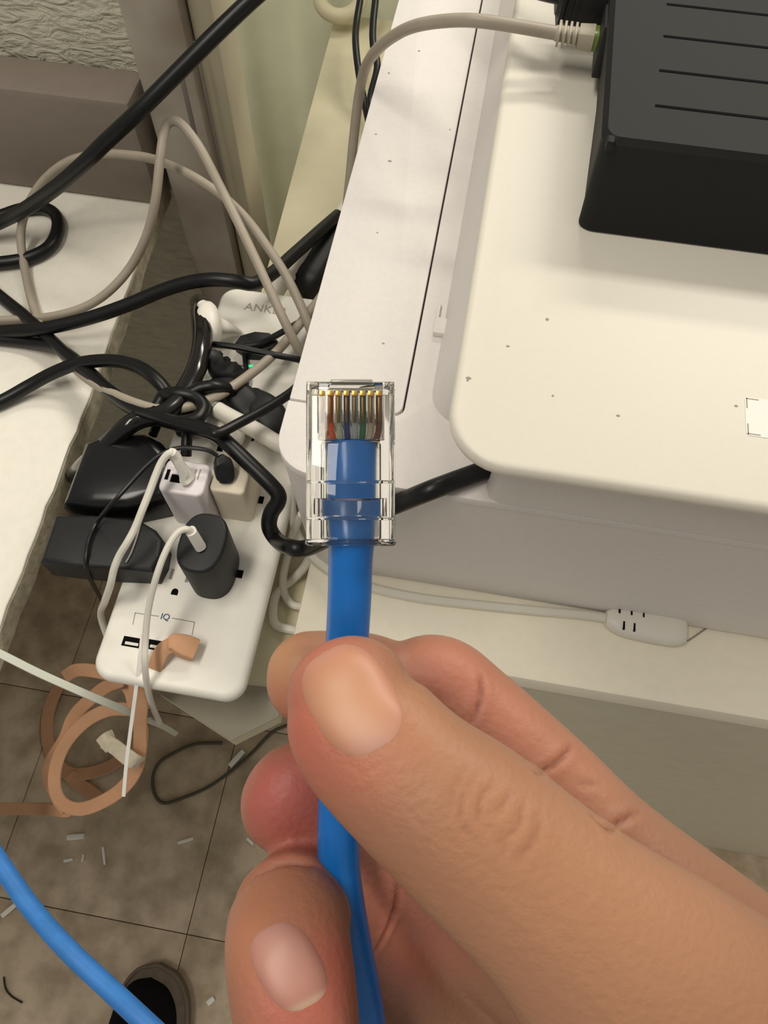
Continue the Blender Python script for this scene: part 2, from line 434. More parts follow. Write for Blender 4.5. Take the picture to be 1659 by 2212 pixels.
for (px, py) in ((1440, 9), (1433, 78), (1424, 152), (1415, 228)):
    c = P(px, py, zb1)
    mo('vent_slot', bx(c.x, c.y - .0010, zb1 - .001, xb0 + .21, c.y + .0010, zb1 + .0003, .0003), M_slot, rt)
c = P(1318, 303, zb1)
mo('latch_nib', bx(c.x - .0015, c.y - .003, zb1 - .004, c.x + .002, c.y + .002, zb1 + .0015, .0006), M_box, rt)
for fx in (xb0 + .02, xb0 + .2):
    for fy in (yb0 + .02, yb0 + .22): mo('foot', prism(rrect(fx, fy, fx + .012, fy + .012, .005), ZLID, zb0), M_black, rt)
yj = P(1300, 80, ZLID + .03).y
mo('jack_frame', bx(xh - .0005, yj - .011, ZLID + .012, xh + .006, yj + .012, ZLID + .042, .0008), M_black, rt)

# black plug with cord behind the grey plug
bp = empty('black_plug', P(1230, 20, ZLID + .02), 'black moulded plug behind the grey network plug on the printer', 'plug')
pts = path([(1300, -5, ZLID + .026), (1235, -8, ZLID + .028), (1170, -20, ZLID + .028), (1100, -45, ZLID + .024), (1010, -90, ZLID + .012), (930, -150, ZLID + .006)])
mo('cord', tube(pts, .0052, 12), M_cord, bp)
k0, k1 = P(1205, -12, ZLID + .028), P(1338, 4, ZLID + .026)
mo('plug_body', sweep([(*k0.lerp(k1, f), a, b) for f, a, b in ((0, .009, .009), (.15, .013, .012), (.5, .015, .0135), (1, .0155, .014))], ref=(0, 0, 1), seg=16, power=4), M_black, bp)
for f in (.08, .2, .32):
    c = k0.lerp(k1, f); d = (k1 - k0).normalized() * .0012
    mo('grip_ring', sweep([(*(c - d), .0145, .0135), (*(c + d), .0145, .0135)], ref=(0, 0, 1), seg=16, power=4, n=1), M_black, bp)

# ================================================================== GREY NETWORK CABLE over the printer edge
gz = ZLID + .024
gc = empty('grey_cable', P(1200, 70, gz), 'grey network cable plugged into the charcoal box and bent over the printer edge', 'cable')
k0, k1 = P(1205, 72, gz), P(1322, 88, gz)
ax = (k1 - k0).normalized()
pts = [P(*p) for p in ((1060, 48, gz + .004), (980, 44, gz + .0), (900, 55, gz - .012), (850, 78, gz - .03), (812, 110, gz - .05), (788, 150, gz - .075), (775, 210, gz - .1), (764, 300, gz - .13), (752, 420, gz - .17), (738, 520, gz - .21), (705, 620, ZB + .06), (655, 690, .80), (592, 765, .80), (508, 832, .812), (440, 868, .815), (360, 885, .812), (290, 870, .806), (215, 835, .788), (165, 798, .772), (110, 735, .762), (75, 670, .7585), (55, 590, .7585), (45, 510, .77), (58, 450, .79), (95, 390, .81), (150, 348, .825), (215, 333, .83), (280, 335, .835), (335, 345, .84), (400, 372, .842), (455, 405, .84), (500, 440, .838), (540, 482, .835), (575, 530, .828), (615, 590, .818), (645, 650, .81), (668, 705, .80), (690, 760, .78), (720, 830, .765))]
mo('jacket', tube([k0] + pts, .0038, 12, 7), M_grey, gc)
sec = lambda f, a, b: (*k0.lerp(k1, f), a, b)
mo('plug_body', sweep([sec(.38, .0062, .0052), sec(.66, .0068, .0058)], ref=(0, 0, 1), seg=16, n=1, power=5), M_boot, gc)
mo('boot_core', sweep([sec(-.04, .0042, .0042), sec(.38, .0052, .0046)], ref=(0, 0, 1), seg=14, n=1), M_boot, gc)
for f in (.02, .12, .22, .32):
    mo('boot_rib', sweep([sec(f - .022, .0072, .0054), sec(f + .022, .0072, .0054)], ref=(0, 0, 1), seg=16, n=1, power=4), M_boot, gc)
mo('clear_end', sweep([sec(.665, .0062, .0052), sec(1.02, .0062, .0052)], ref=(0, 0, 1), seg=16, n=1, power=6), M_usbgreen, gc)

# second grey loop, left desk to printer side
pts = path([(-120, 690, .7575), (-10, 692, .7575), (70, 688, .760), (130, 680, .766), (190, 660, .772), (240, 625, .782), (285, 572, .797), (318, 505, .82), (336, 430, .845), (345, 350, .865), (352, 300, .875), (362, 268, .88), (382, 262, .882), (405, 282, .878), (435, 325, .87), (470, 392, .86), (505, 462, .85), (545, 545, .838), (580, 620, .828), (615, 695, .817), (642, 750, .803), (668, 800, .78), (700, 850, .765)])
tag(mo('grey_cable', tube(pts, .0038, 12, 7), M_grey), 'grey network cable from the left desk arching up in a pointed loop before the post', 'cable')

# ================================================================== POWER STRIP
ZS = .78
xs0 = (P(188, 1425, ZS).x + P(478, 660, ZS).x) / 2; xs1 = P(600, 1200, ZS).x
ys0 = P(330, 1484, ZS).y; ys1 = P(590, 630, ZS).y
ps = empty('power_strip', ((xs0 + xs1) / 2, (ys0 + ys1) / 2, ZB), 'white multi-outlet power strip crowded with plugs beside the printer table', 'power strip')
mo('housing', prism(rrect(xs0, ys0, xs1, ys1, .014, 8), ZS - .013, ZS, .005, 4, True), M_strip, ps)
mo('lower_shell', prism(rrect(xs0 + .008, ys0 + .016, xs1 - .014, ys1 - .004, .012, 8), ZB + .0005, ZS - .0131, .001), M_strip, ps)
mo('base_rim', prism(rrect(xs0 + .009, ys0 + .017, xs1 - .015, ys1 - .005, .012, 8), ZB, ZB + .0005), M_printdark, ps)
def slot(px, py, w_, l_, mt=M_slot, nm='slot'):
    c = P(px, py, ZS); return mo(nm, bx(c.x - w_ / 2, c.y - l_ / 2, ZS - .002, c.x + w_ / 2, c.y + l_ / 2, ZS + .0002), mt, ps)
slot(371, 1240, .0022, .008, M_ink, 'outlet_slot'); slot(405, 1248, .0022, .007, M_ink, 'outlet_slot')
c = P(378, 1278, ZS); mo('outlet_slot', prism([(c.x - .0024, c.y - .0025), (c.x + .0024, c.y - .0025)] + [(c.x + .0024 * math.cos(t), c.y + .0024 * math.sin(t)) for t in (0, .6, 1.2, 1.94, 2.54, 3.14)], ZS - .002, ZS + .0002), M_slot, ps)
slot(518, 1240, .0045, .006, M_slot, 'outlet_slot'); slot(563, 1080, .0045, .006, M_slot, 'outlet_slot'); slot(476, 968, .0045, .006, M_slot, 'outlet_slot')
slot(547, 946, .002, .006, M_slot, 'outlet_slot'); slot(530, 1040, .002, .006, M_slot, 'outlet_slot')
for (px, py) in ((284, 1387), (338, 1394), (397, 1402)):
    c = P(px, py, ZS)
    u = mo('usb_port', bx(c.x - .0062, c.y - .0034, ZS - .003, c.x + .0062, c.y + .0034, ZS + .0002), M_slot, ps)
    mo('usb_tongue', bx(c.x - .004, c.y - .0022, ZS + .0001, c.x + .0052, c.y - .0002, ZS + .0005), M_white, u)
# bracket print and lettering
def lineprint(pts, wd, mt, nm):
    gs = []
    for a, b in zip(pts[:-1], pts[1:]):
        d = (b - a).normalized() * wd / 2; nrm = Vector((-d.y, d.x, 0))
        gs.append(([a - d + nrm, b + d + nrm, b + d - nrm, a - d - nrm, *[v + Vector((0, 0, -.0003)) for v in (a - d + nrm, b + d + nrm, b + d - nrm, a - d - nrm)]], [[0, 1, 2, 3], [4, 5, 6, 7], [0, 1, 5, 4], [1, 2, 6, 5], [2, 3, 7, 6], [3, 0, 4, 7]]))
    return mo(nm, merge(*gs), mt, ps, smooth=False)
zz = ZS + .0002
lineprint([P(287, 1348, zz), P(292, 1324, zz), P(342, 1331, zz)], .0005, M_ink, 'bracket_print')
lineprint([P(372, 1335, zz), P(420, 1344, zz), P(415, 1371, zz)], .0005, M_ink, 'bracket_print')
def text(s, loc, size, mt, nm, parent, rot=0, th=.0002):
    cu = bpy.data.curves.new(nm, 'FONT'); cu.body = s; cu.size = size; cu.align_x = 'CENTER'; cu.align_y = 'CENTER'; cu.extrude = th
    t = bpy.data.objects.new(nm, cu); COL.objects.link(t)
    bpy.context.view_layer.update()
    me = bpy.data.meshes.new_from_object(t.evaluated_get(bpy.context.evaluated_depsgraph_get()))
    R = Matrix.Rotation(rot, 4, 'Z')
    g = ([Vector(loc) + R @ v.co for v in me.vertices], [list(p.vertices) for p in me.polygons])
    bpy.data.objects.remove(t); bpy.data.curves.remove(cu); bpy.data.meshes.remove(me)
    return mo(nm, g, mt, parent, smooth=False)
text('IQ', P(357, 1333, zz), .0062, M_ink2, 'lettering', ps)
text('ANKER', P(574, 668, zz), .0115, mat('embossed_grey', (176, 172, 158), .6), 'lettering', ps)
m = bpy.data.materials.new('green_led'); m.use_nodes = True; b = m.node_tree.nodes['Principled BSDF']
b.inputs['Base Color'].default_value = (.05, .8, .35, 1); b.inputs['Emission Color'].default_value = (.05, .9, .35, 1); b.inputs['Emission Strength'].default_value = 1.0
c = P(543, 791, ZS); mo('indicator_lamp', prism(rrect(c.x - .0025, c.y - .001, c.x + .0025, c.y + .001, .0009, 4), ZS - .001, ZS + .0004), m, ps)
c = P(519, 790, ZS); mo('switch_mark', bx(c.x - .0025, c.y - .0006, ZS - .001, c.x + .0025, c.y + .0006, ZS + .0003), mat('red_print', (150, 90, 90), .6), ps)
# supply cord of the strip
a = P(600, 634, .76)
mo('supply_cord', tube(path([(596, 640, .765), (612, 605, .768), (650, 560, .768), (690, 520, .762), (730, 470, .752), (790, 380, .745)]), .0058, 14), M_whitecord, ps)
mo('cord_sleeve', tube(path([(585, 648, .764), (600, 618, .767), (622, 590, .768)]), .0085, 14), M_whitecord, ps)

# ---- chargers and plugs in the strip
def pxbox(name, quad, z0, z1, mt, rad, label, cat, bev=.002, group=None):
    """upright body whose top outline is the four image corners at level z1"""
    c = [P(px, py, z1) for px, py in quad]
    x0 = (c[0].x + c[3].x) / 2; x1 = (c[1].x + c[2].x) / 2; y0 = (c[0].y + c[1].y) / 2; y1 = (c[2].y + c[3].y) / 2
    r = empty(name, ((x0 + x1) / 2, (y0 + y1) / 2, z0), label, cat, group)
    mo('body', prism(rrect(x0, y0, x1, y1, rad, 6), z0, z1, bev, 3), mt, r)
    return r, (x0, y0, x1, y1)
zc = ZS + .050
wc, (ax0, ay0, ax1, ay1) = pxbox('phone_charger', ((336, 1058), (434, 1074), (458, 1004), (365, 988)), ZS, zc, M_lilac, .005, 'white cube charger with a dark slot and a white cable plugged into its top', 'charger')
c = P(362, 1025, zc); mo('port', bx(c.x - .0012, c.y - .004, zc - .001, c.x + .0012, c.y + .004, zc + .0002), M_slot, wc)
c = P(380, 1034, zc); mo('port', bx(c.x - .0035, c.y - .003, zc - .001, c.x + .0035, c.y + .003, zc + .0002), M_slot, wc)
for px in (421, 430): 
    c = P(px, 1025, zc); mo('port', bx(c.x - .0004, c.y - .004, zc - .001, c.x + .0004, c.y + .004, zc + .0002), M_ink, wc)
zc2 = ZS + .043
bc, _ = pxbox('cube_charger', ((457, 1058), (523, 1071), (552, 985), (468, 975)), ZS, zc2, M_beige, .004, 'cream cube charger holding a small black plug, right of the white cube', 'charger')
# oval black charger
zo = ZS + .050
c = P(436, 1170, zo)
oc = empty('oval_charger', (c.x, c.y, ZS), 'upright oval black charger with a white plug in its top', 'charger')
ol = []
for k in range(40):
    t = 2 * math.pi * k / 40
    ol.append((c.x + .0155 * math.copysign(abs(math.cos(t)) ** .75, math.cos(t)), c.y + .0215 * math.copysign(abs(math.sin(t)) ** .8, math.sin(t))))
mo('body', prism(ol, ZS, zo, .0025, 3), M_black, oc)
# flat black adapters hanging off the left of the strip
def pxprism(name, poly, z0, z1, mt, label, cat, bev=.004):
    c = [P(px, py, z1) for px, py in poly]
    cx = sum(v.x for v in c) / len(c); cy = sum(v.y for v in c) / len(c)
    r = empty(name, (cx, cy, z0), label, cat)
    # outline must run anticlockwise seen from above
    o = [(v.x, v.y) for v in c]
    ar = sum(o[i][0] * o[(i + 1) % len(o)][1] - o[(i + 1) % len(o)][0] * o[i][1] for i in range(len(o)))
    if ar < 0: o = o[::-1]
    mo('body', prism(o, z0, z1, bev, 3), mt, r)
    return r
ad1 = pxprism('power_adapter', ((118, 1109), (200, 1110), (298, 1120), (335, 1142), (352, 1165), (346, 1200), (328, 1232), (240, 1228), (160, 1222), (84, 1212)), ZS + .0005, ZS + .026, M_black, 'matt black block adapter lying across the strip below the glossy one', 'adapter')
mo('edge_strip', tube(path([(308, 1112, ZS + .0275), (300, 1145, ZS + .0275), (285, 1190, ZS + .0275), (272, 1215, ZS + .0272)]), .0006, 6), M_ink, ad1)
ad2 = pxprism('power_adapter', ((178, 949), (235, 927), (310, 928), (345, 945), (372, 975), (375, 1030), (352, 1075), (270, 1092), (200, 1092), (128, 1084)), ZS + .0005, ZS + .030, M_gloss, 'glossy black rounded adapter beside the desk edge under the cords', 'adapter', .010)
# small black plug on the cream cube
k = [P(473, 985, zc2 + .016), P(482, 1005, zc2 + .011), P(487, 1030, zc2 + .004), P(488, 1040, zc2 + .001)]
bu = empty('black_cable', k[2], 'thin black lead with a small flat plug in the cream cube', 'cord')
mo('plug_body', sweep([(*k[0], .003, .002), (*k[0].lerp(k[1], .5), .0056, .0032), (*k[1], .0068, .0036), (*k[2], .0064, .0034), (*k[3], .0045, .003)], ref=(0, .3, 1), seg=16, power=3), M_black, bu)
mo('lead', tube(path([(470, 985, zc2 + .018), (450, 973, zc2 + .021), (420, 968, zc2 + .022), (385, 968, zc2 + .021), (350, 980, zc2 + .019), (318, 1005, zc2 + .015), (285, 1040, zc2 + .01), (245, 1085, zc2 + .004), (212, 1125, ZS + .031), (193, 1165, ZS + .029), (186, 1205, ZS + .028), (188, 1232, ZS + .02), (200, 1260, ZS - .01), (222, 1300, ZS - .09)]), .0016, 8), M_cord, bu)
# flat black plug near the top of the strip
fp = empty('black_plug', P(550, 735, ZS), 'flat oval black plug lying on the strip under its printed name', 'plug')
c = [P(505, 740, ZS + .012), P(518, 722, ZS + .012), P(550, 713, ZS + .012), P(582, 716, ZS + .012), P(600, 733, ZS + .012), P(592, 752, ZS + .012), P(570, 759, ZS + .012), P(530, 757, ZS + .012)]
mo('plug_body', prism([(v.x, v.y) for v in c][::-1], ZS + .0002, ZS + .012, .003, 3), M_black, fp)
mo('lead', tube(path([(528, 747, ZS + .015), (560, 742, ZS + .016), (590, 728, ZS + .016), (612, 716, ZS + .018), (640, 700, ZS + .02), (690, 672, ZS + .005)]), .0026, 10), M_cord, fp)
mo('tail', tube(path([(527, 755, ZS + .004), (530, 780, ZS + .004), (533, 815, ZS + .006), (530, 850, ZS + .006)]), .0022, 10), M_cord, fp)
# thin black cord over it to the printer
tag(mo('black_cable', tube(path([(425, 742, .80), (458, 744, .804), (500, 748, .806), (560, 760, .804), (610, 770, .802), (660, 780, .795), (720, 790, .78)]), .0026, 10), M_cord), 'thin black cord crossing the strip just above the green light', 'cord')
# white plug with a soft flap
wp = empty('white_plug', P(465, 720, ZS), 'white moulded plug with a tapered tail at the upper left of the strip', 'plug')
mo('plug_body', sweep([(*P(448, 762, ZS + .010), .006, .008), (*P(450, 738, ZS + .018), .0085, .012), (*P(452, 705, ZS + .024), .010, .012), (*P(448, 675, ZS + .026), .0085, .009), (*P(440, 664, ZS + .026), .005, .006)], ref=(0, 0, 1), seg=18, round0=True, round1=True, power=2.6), M_white, wp)
mo('tail', sweep([(*P(458, 700, ZS + .022), .009, .007), (*P(485, 706, ZS + .016), .0065, .005), (*P(508, 714, ZS + .008), .0035, .003), (*P(520, 720, ZS + .003), .002, .002)], ref=(0, 0, 1), seg=14), M_white, wp)
# ribbed black plug
rp = empty('black_plug', P(470, 790, ZS), 'ribbed black mains plug standing below the white tailed plug', 'plug')
mo('plug_body', sweep([(*P(449, 766, ZS + .036), .0048, .0048), (*P(462, 775, ZS + .032), .0066, .0062), (*P(474, 798, ZS + .024), .0082, .0078), (*P(500, 812, ZS + .015), .0100, .009), (*P(512, 828, ZS + .007), .0105, .0065)], ref=(0, 0, 1), seg=16, power=3), M_black, rp)
for f, a in ((.15, .0075), (.42, .0088), (.7, .0104)):
    q = P(455, 768, ZS + .034).lerp(P(505, 820, ZS + .012), f); d = (P(505, 820, ZS + .012) - P(455, 768, ZS + .034)).normalized() * .0012
    mo('grip_ring', sweep([(*(q - d), a, a * .93), (*(q + d), a, a * .93)], ref=(0, 0, 1), seg=16, n=1, power=3), M_black, rp)
# two black adapters toward the printer
def lump(name, rows, mt, label, cat, power=3.2):
    r = empty(name, P(rows[len(rows) // 2][0], rows[len(rows) // 2][1], ZS), label, cat)
    mo('body', sweep([(*P(a, b, z), ra, rb) for a, b, z, ra, rb in rows], ref=(0, 0, 1), seg=20, round0=True, round1=True, power=power), mt, r)
    return r
lump('power_adapter', [(470, 842, ZS + .016, .007, .010), (500, 850, ZS + .017, .010, .012), (528, 872, ZS + .016, .0125, .012), (545, 895, ZS + .014, .0105, .010)], M_black, 'squat black adapter in the middle of the strip behind the white lead', 'adapter')
lump('power_adapter', [(548, 868, ZS + .014, .010, .010), (572, 890, ZS + .015, .0135, .0115), (594, 918, ZS + .014, .0125, .010), (606, 938, ZS + .010, .0085, .007)], M_black, 'black angled adapter touching the printer corner', 'adapter')
lump('power_adapter', [(412, 880, ZS + .018, .009, .010), (420, 905, ZS + .018, .010, .010), (400, 925, ZS + .012, .008, .008)], M_black, 'small black adapter buried beneath the knot of cords', 'adapter')
# white lead with threaded collar
wl_ = empty('white_lead', P(520, 910, ZS), 'thick white lead with threaded metal collar lying among black plugs', 'lead')
mo('jacket', tube(path([(470, 885, ZS + .030), (500, 902, ZS + .031), (550, 928, ZS + .032), (600, 958, ZS + .030), (650, 985, ZS + .02), (690, 1005, ZS + .01)]), .0062, 14), M_whitecord, wl_)
cA, cB = P(440, 863, ZS + .03), P(470, 885, ZS + .03)
mo('collar', tube([cA, cB], .0056, 16, 1), M_thread, wl_)
for f in (.1, .3, .5, .7, .9):
    q = cA.lerp(cB, f); d = (cB - cA).normalized() * .0005
    mo('thread_ring', tube([q - d, q + d], .0061, 16, 1), M_thread, wl_)
mo('end_cap', tube([P(428, 855, ZS + .03), P(440, 863, ZS + .03)], .0066, 16, 1), M_white, wl_)
sw = lump('round_plug', [(442, 905, ZS + .010, .008, .010), (470, 925, ZS + .012, .011, .011), (500, 940, ZS + .010, .011, .010)], M_white, 'white rounded plug half hidden below the threaded white lead', 'plug', 2.2)
# dark adapter block in the gap under the printer's left side
lump('power_adapter', [(668, 610, ZB + .022, .016, .020), (690, 575, ZB + .022, .016, .020), (720, 520, ZB + .022, .015, .018)], M_black, 'black adapter tucked against the printer side by the beige cord', 'adapter', 4.5)

# ---- white leads into the chargers
wu = empty('white_cable', P(390, 1010, zc), 'white cable from the white cube charger down the strip left side', 'cable')
k = [P(371, 976, zc + .026), P(380, 990, zc + .018), P(398, 1020, zc + .006), P(408, 1038, zc + .0005)]
mo('plug_body', sweep([(*k[0], .0028, .0028), (*k[1], .0052, .0034), (*k[2], .0064, .0038), (*k[3], .0066, .0038)], ref=(0, .5, 1), seg=16, power=3), M_white, wu)
mo('jacket', tube([P(374, 978, zc + .025)] + path([(362, 982, zc + .025), (348, 1000, zc + .022), (335, 1030, zc + .018), (322, 1065, zc + .014), (308, 1100, zc + .010), (292, 1140, zc + .004), (275, 1172, zc), (258, 1200, zc - .006), (246, 1230, zc - .012), (238, 1265, zc - .022), (226, 1300, zc - .045), (218, 1330, zc - .075), (235, 1385, zc - .10)]), .0025, 10), M_whitecord, wu)
wv = empty('white_cable', P(420, 1160, zo), 'white cable with small plug in the oval black charger, trailing over the ports', 'cable')
k = [P(412, 1147, zo + .016), P(432, 1180, zo + .0005)]
mo('plug_body', sweep([(*k[0], .0042, .0036), (*k[1], .0048, .0038)], ref=(0, .4, 1), seg=16, n=1, power=2.6), M_white, wv)
mo('jacket', tube([P(413, 1149, zo + .016)] + path([(402, 1143, zo + .020), (385, 1150, zo + .020), (368, 1172, zo + .018), (352, 1205, zo + .014), (338, 1245, zo + .008), (326, 1290, zo - .002), (318, 1335, zo - .012), (314, 1385, zo - .022), (313, 1435, zo - .03), (318, 1480, zo - .05), (328, 1522, zo - .09), (345, 1560, zo - .16)]), .0022, 10), M_whitecord, wv)

# thin white tie hanging down over the floor and the long white lead at left
tag(mo('white_strap', ribbon(path([(308, 1370, .80), (302, 1420, .79), (295, 1480, .775), (287, 1540, .76), (279, 1600, .745), (272, 1660, .73), (267, 1720, .715)]), .0026, .0009, ref=(.3, -.5, 1)), M_clip), 'thin white plastic tie tail hanging down over the floor', 'cable tie')
tag(mo('white_cable', ribbon(path([(-60, 1385, .775), (0, 1412, .77), (80, 1452, .76), (160, 1488, .748), (240, 1522, .735), (310, 1550, .70), (350, 1567, .62), (380, 1585, .50)]), .0056, .003, ref=(0, 0, 1)), mat('pale_flat_cord', (206, 208, 194), .45, .4)), 'pale flat cord running from the left desk edge across the peach loops', 'cable')

# ================================================================== BLACK CORDS
def cord(pts, r, label, mt=M_cord):
    return tag(mo('black_cable', tube([p if isinstance(p, Vector) else P(*p) for p in pts], r, 12, 7), mt), label, 'cord')
cord([(640, -80, .97), (560, -15, .955), (480, 60, .94), (390, 150, .92), (300, 240, .898), (225, 310, .875), (190, 345, .862), (130, 398, .835), (60, 448, .80), (0, 480, .775), (-90, 520, .7595)], .0062, 'thick black cord slanting from the top across the steel post')
cord([(-90, 500, .7595), (0, 468, .7595), (50, 452, .7595), (95, 450, .7595), (122, 468, .7595), (124, 500, .7595), (105, 535, .7595), (60, 558, .7595), (0, 568, .7595), (-90, 575, .7595)], .0060, 'short black cord curled in a loop at the desk left border')
cord([(-90, 728, .760), (0, 718, .7625), (60, 714, .768), (120, 705, .774), (200, 685, .782), (280, 657, .792), (350, 628, .802), (410, 610, .81), (460, 604, .815), (510, 608, .815), (552, 612, .81), (595, 585, .80), (640, 545, .79), (690, 500, .78), (730, 465, .77)], .0058, 'shiny black cord rising from the desk to bend before the post toward the printer')
cord([(-90, 565, .7595), (0, 640, .7595), (50, 680, .760), (100, 725, .7645), (150, 772, .772), (200, 815, .782), (240, 848, .792), (285, 880, .802), (330, 900, .81), (400, 918, .826), (440, 928, .83), (470, 940, .834), (505, 970, .834), (545, 1008, .83), (580, 1042, .826), (600, 1066, .822), (600, 1085, .818), (585, 1110, .812), (582, 1140, .806), (600, 1168, .803), PY(630, 1183, YF - .012), PY(665, 1183, YF - .011), PY(720, 1157, YF - .011), PY(780, 1124, YF - .010), PY(830, 1100, YF - .009), PY(866, 1085, YF - .005), (925, 1061, .923), (980, 1040, .9225), (1040, 1018, .9225), (1080, 1000, .9225)], .0056, 'long black cord crossing desk and strip then kinking round the printer corner')
cord([(-90, 905, .7595), (0, 868, .7595), (60, 835, .763), (110, 808, .770), (160, 788, .778), (205, 780, .786), (255, 780, .794), (300, 793, .80), (335, 818, .804), (362, 850, .80), (380, 890, .79), (395, 930, .76)], .0054, 'black cord arching over the desk corner into the dark gap')
cord([(428, 652, .735), (428, 656, .775), (434, 672, .80), (439, 705, .81), (438, 745, .815), (428, 790, .816), (410, 830, .815), (385, 868, .815), (350, 895, .817), (305, 905, .817), (270, 925, .815), (225, 968, .80), (185, 1003, .775), (150, 1032, .72), (130, 1050, .66)], .0072, 'fat glossy black cord curving down left of the white plug to the knot', mat('glossy_cord', (20, 18, 17), .15, .6))
cord([(424, 665, .75), (424, 672, .785), (426, 695, .80), (428, 740, .806), (418, 790, .806), (395, 835, .806), (370, 870, .806), (330, 895, .806), (280, 880, .80), (235, 845, .79), (190, 800, .778), (130, 755, .768), (60, 740, .7595), (-60, 728, .758)], .0050, 'black cord doubling back from the glossy curve to the desk')
cord([(300, 890, .823), (345, 902, .834), (400, 918, .84), (452, 932, .846), (472, 936, .847), (520, 912, .842), (570, 885, .835), (615, 858, .828), (640, 838, .82), (665, 810, .80), (700, 780, .79)], .0036, 'thin black cord running up from the knot across the adapters to the printer')
cord([(402, 905, .82), (404, 930, .818), (403, 960, .815), (402, 985, .81)], .0040, 'short black cord dropping behind the white cube charger')
cord([(410, 850, .818), (435, 838, .82), (465, 835, .82), (495, 842, .812), (515, 856, .797)], .0048, 'short black cord bridging the knot and the squat adapter')
cord([(340, 880, .808), (355, 855, .812), (380, 850, .818), (420, 858, .818), (440, 880, .818), (425, 905, .82), (390, 912, .82), (350, 905, .818), (335, 890, .81)], .0052, 'black cord wound round the middle of the cable knot')
cord([(345, 905, .80), (338, 920, .80), (330, 940, .80)], .0034, 'stub of black cord entering the glossy adapter')
# two black cords at the top beside the printer
for pts, l in (([(785, -60, .80), (778, 0, .79), (770, 50, .78), (768, 90, .775), (774, 150, .765), (785, 210, .75), (800, 280, .74)], 'left one of two black cords hanging behind the printer at the top'),
               ([(815, -60, .81), (811, 0, .80), (806, 50, .79), (806, 95, .78), (815, 145, .77), (800, 215, .755), (808, 270, .75)], 'right one of two black cords hanging behind the printer at the top')):
    cord(pts, .0038, l)
# pale ring at the top edge
c = P(735, -8, ZB + .03)
ringp = [c + Vector((.024 * math.cos(t), .018 * math.sin(t), .012 * math.sin(t))) for t in np.linspace(0, 2 * math.pi, 17)]
tag(mo('cable_ring', tube(ringp, .0085, 12, 3), M_shelf), 'cream cable ring above the beige board at the top', 'ring')

# ================================================================== WHITE CABLE ON THE TABLE
wt = empty('white_cable', P(1400, 1350, ZT), 'white cable with ribbed plug lying on the table before the printer', 'cable')
zc_ = ZT + .004
mo('jacket', tube(path([(1316, 1336, zc_ + .001), (1260, 1328, zc_), (1150, 1318, zc_), (1020, 1305, zc_), (900, 1290, zc_), (800, 1268, zc_), (730, 1240, zc_ + .002), (690, 1215, zc_ + .004), (660, 1185, zc_ + .006), (640, 1150, zc_ + .01), (630, 1100, zc_ + .015), (630, 1050, zc_ + .02)]), .0036, 10), M_whitecord, wt)
k0, k1 = P(1308, 1335, ZT + .0075), P(1480, 1366, ZT + .0075)
mo('plug_body', sweep([(*k0.lerp(k1, f), a, b) for f, a, b in ((0, .0052, .005), (.1, .0085, .0068), (.3, .0112, .0074), (.8, .0118, .0076), (.95, .0098, .0066), (1, .008, .005))], ref=(0, 0, 1), seg=18, power=3.2), M_white, wt)
for f in (.14, .29, .44):
    q = k0.lerp(k1, f) + Vector((0,   .0058, .0068)); mo('grip_slot', bx(q.x - .0006, q.y - .003, q.z - .001, q.x + .0006, q.y + .003, q.z + .0008), M_slot, wt)
for f in (.20, .33):
    q = k0.lerp(k1, f) + Vector((0, -.0058, .0068)); mo('grip_slot', bx(q.x - .0006, q.y - .003, q.z - .001, q.x + .0006, q.y + .003, q.z + .0008), M_slot, wt)
tag(mo('wire_scrap', tube(path([(1485, 1385, ZT + .001), (1510, 1368, ZT + .001), (1530, 1354, ZT + .001)]), .0006, 6), M_ink), 'short grey wire whisker lying past the ribbed white plug', 'scrap')
# white loops in the gap between strip and table
tag(mo('white_cable', tube(path([(652, 1110, .80), (634, 1150, .77), (622, 1200, .75), (612, 1245, .74), (614, 1280, .7345), (630, 1305, .7345), (655, 1312, .733)]), .0030, 10), M_whitecord), 'thin white cable looping down the gap beside the strip', 'cable')
tag(mo('white_cable', tube(path([(672, 1200, .753), (655, 1228, .745), (632, 1252, .7345), (612, 1268, .7335), (595, 1290, .7335), (590, 1330, .7335), (600, 1352, .7335), (640, 1362, .7335)]), .0034, 10), M_whitecord), 'white cable bent in a hook on the shelf beside the table corner', 'cable')

# ================================================================== PEACH FLAT CABLE
pc = empty('flat_cable', P(390, 1400, ZS), 'peach flat cable plugged into the strip and coiled down to the floor', 'cable')
k0, k1 = P(372, 1390, ZS + .010), P(418, 1402, ZS + .010)
mo('plug_body', sweep([(*P(364, 1391, ZS + .013), .004, .003), (*P(378, 1390, ZS + .012), .0062, .0045), (*P(400, 1397, ZS + .009), .0074, .0055), (*P(421, 1405, ZS + .006), .0072, .0056)], ref=(0, 0, 1), seg=20, power=8), M_peach, pc)
coil = [(374, 1391, .793), (352, 1405, .790), (338, 1432, .784), (326, 1465, .772), (312, 1500, .755), (304, 1540, .735), (303, 1580, .715), (302, 1620, .70), (292, 1665, .685), (262, 1705, .67), (215, 1735, .655), (170, 1748, .645), (135, 1735, .64), (118, 1700, .64), (122, 1650, .645), (145, 1600, .655), (185, 1558, .665), (230, 1535, .67), (268, 1532, .67), (295, 1540, .665), (306, 1580, .66), (300, 1635, .65), (280, 1680, .64)]
mo('ribbon', ribbon(path(coil), .0105, .0016, ref=(.05, -.35, 1), n=8), M_peach, pc)
coil2 = [(292, 1535, .70), (280, 1490, .70), (250, 1462, .70), (205, 1450, .70), (165, 1448, .69), (140, 1462, .67)]
mo('ribbon', ribbon(path(coil2), .0105, .0016, ref=(.1, -.5, 1), n=8), M_peach, pc)
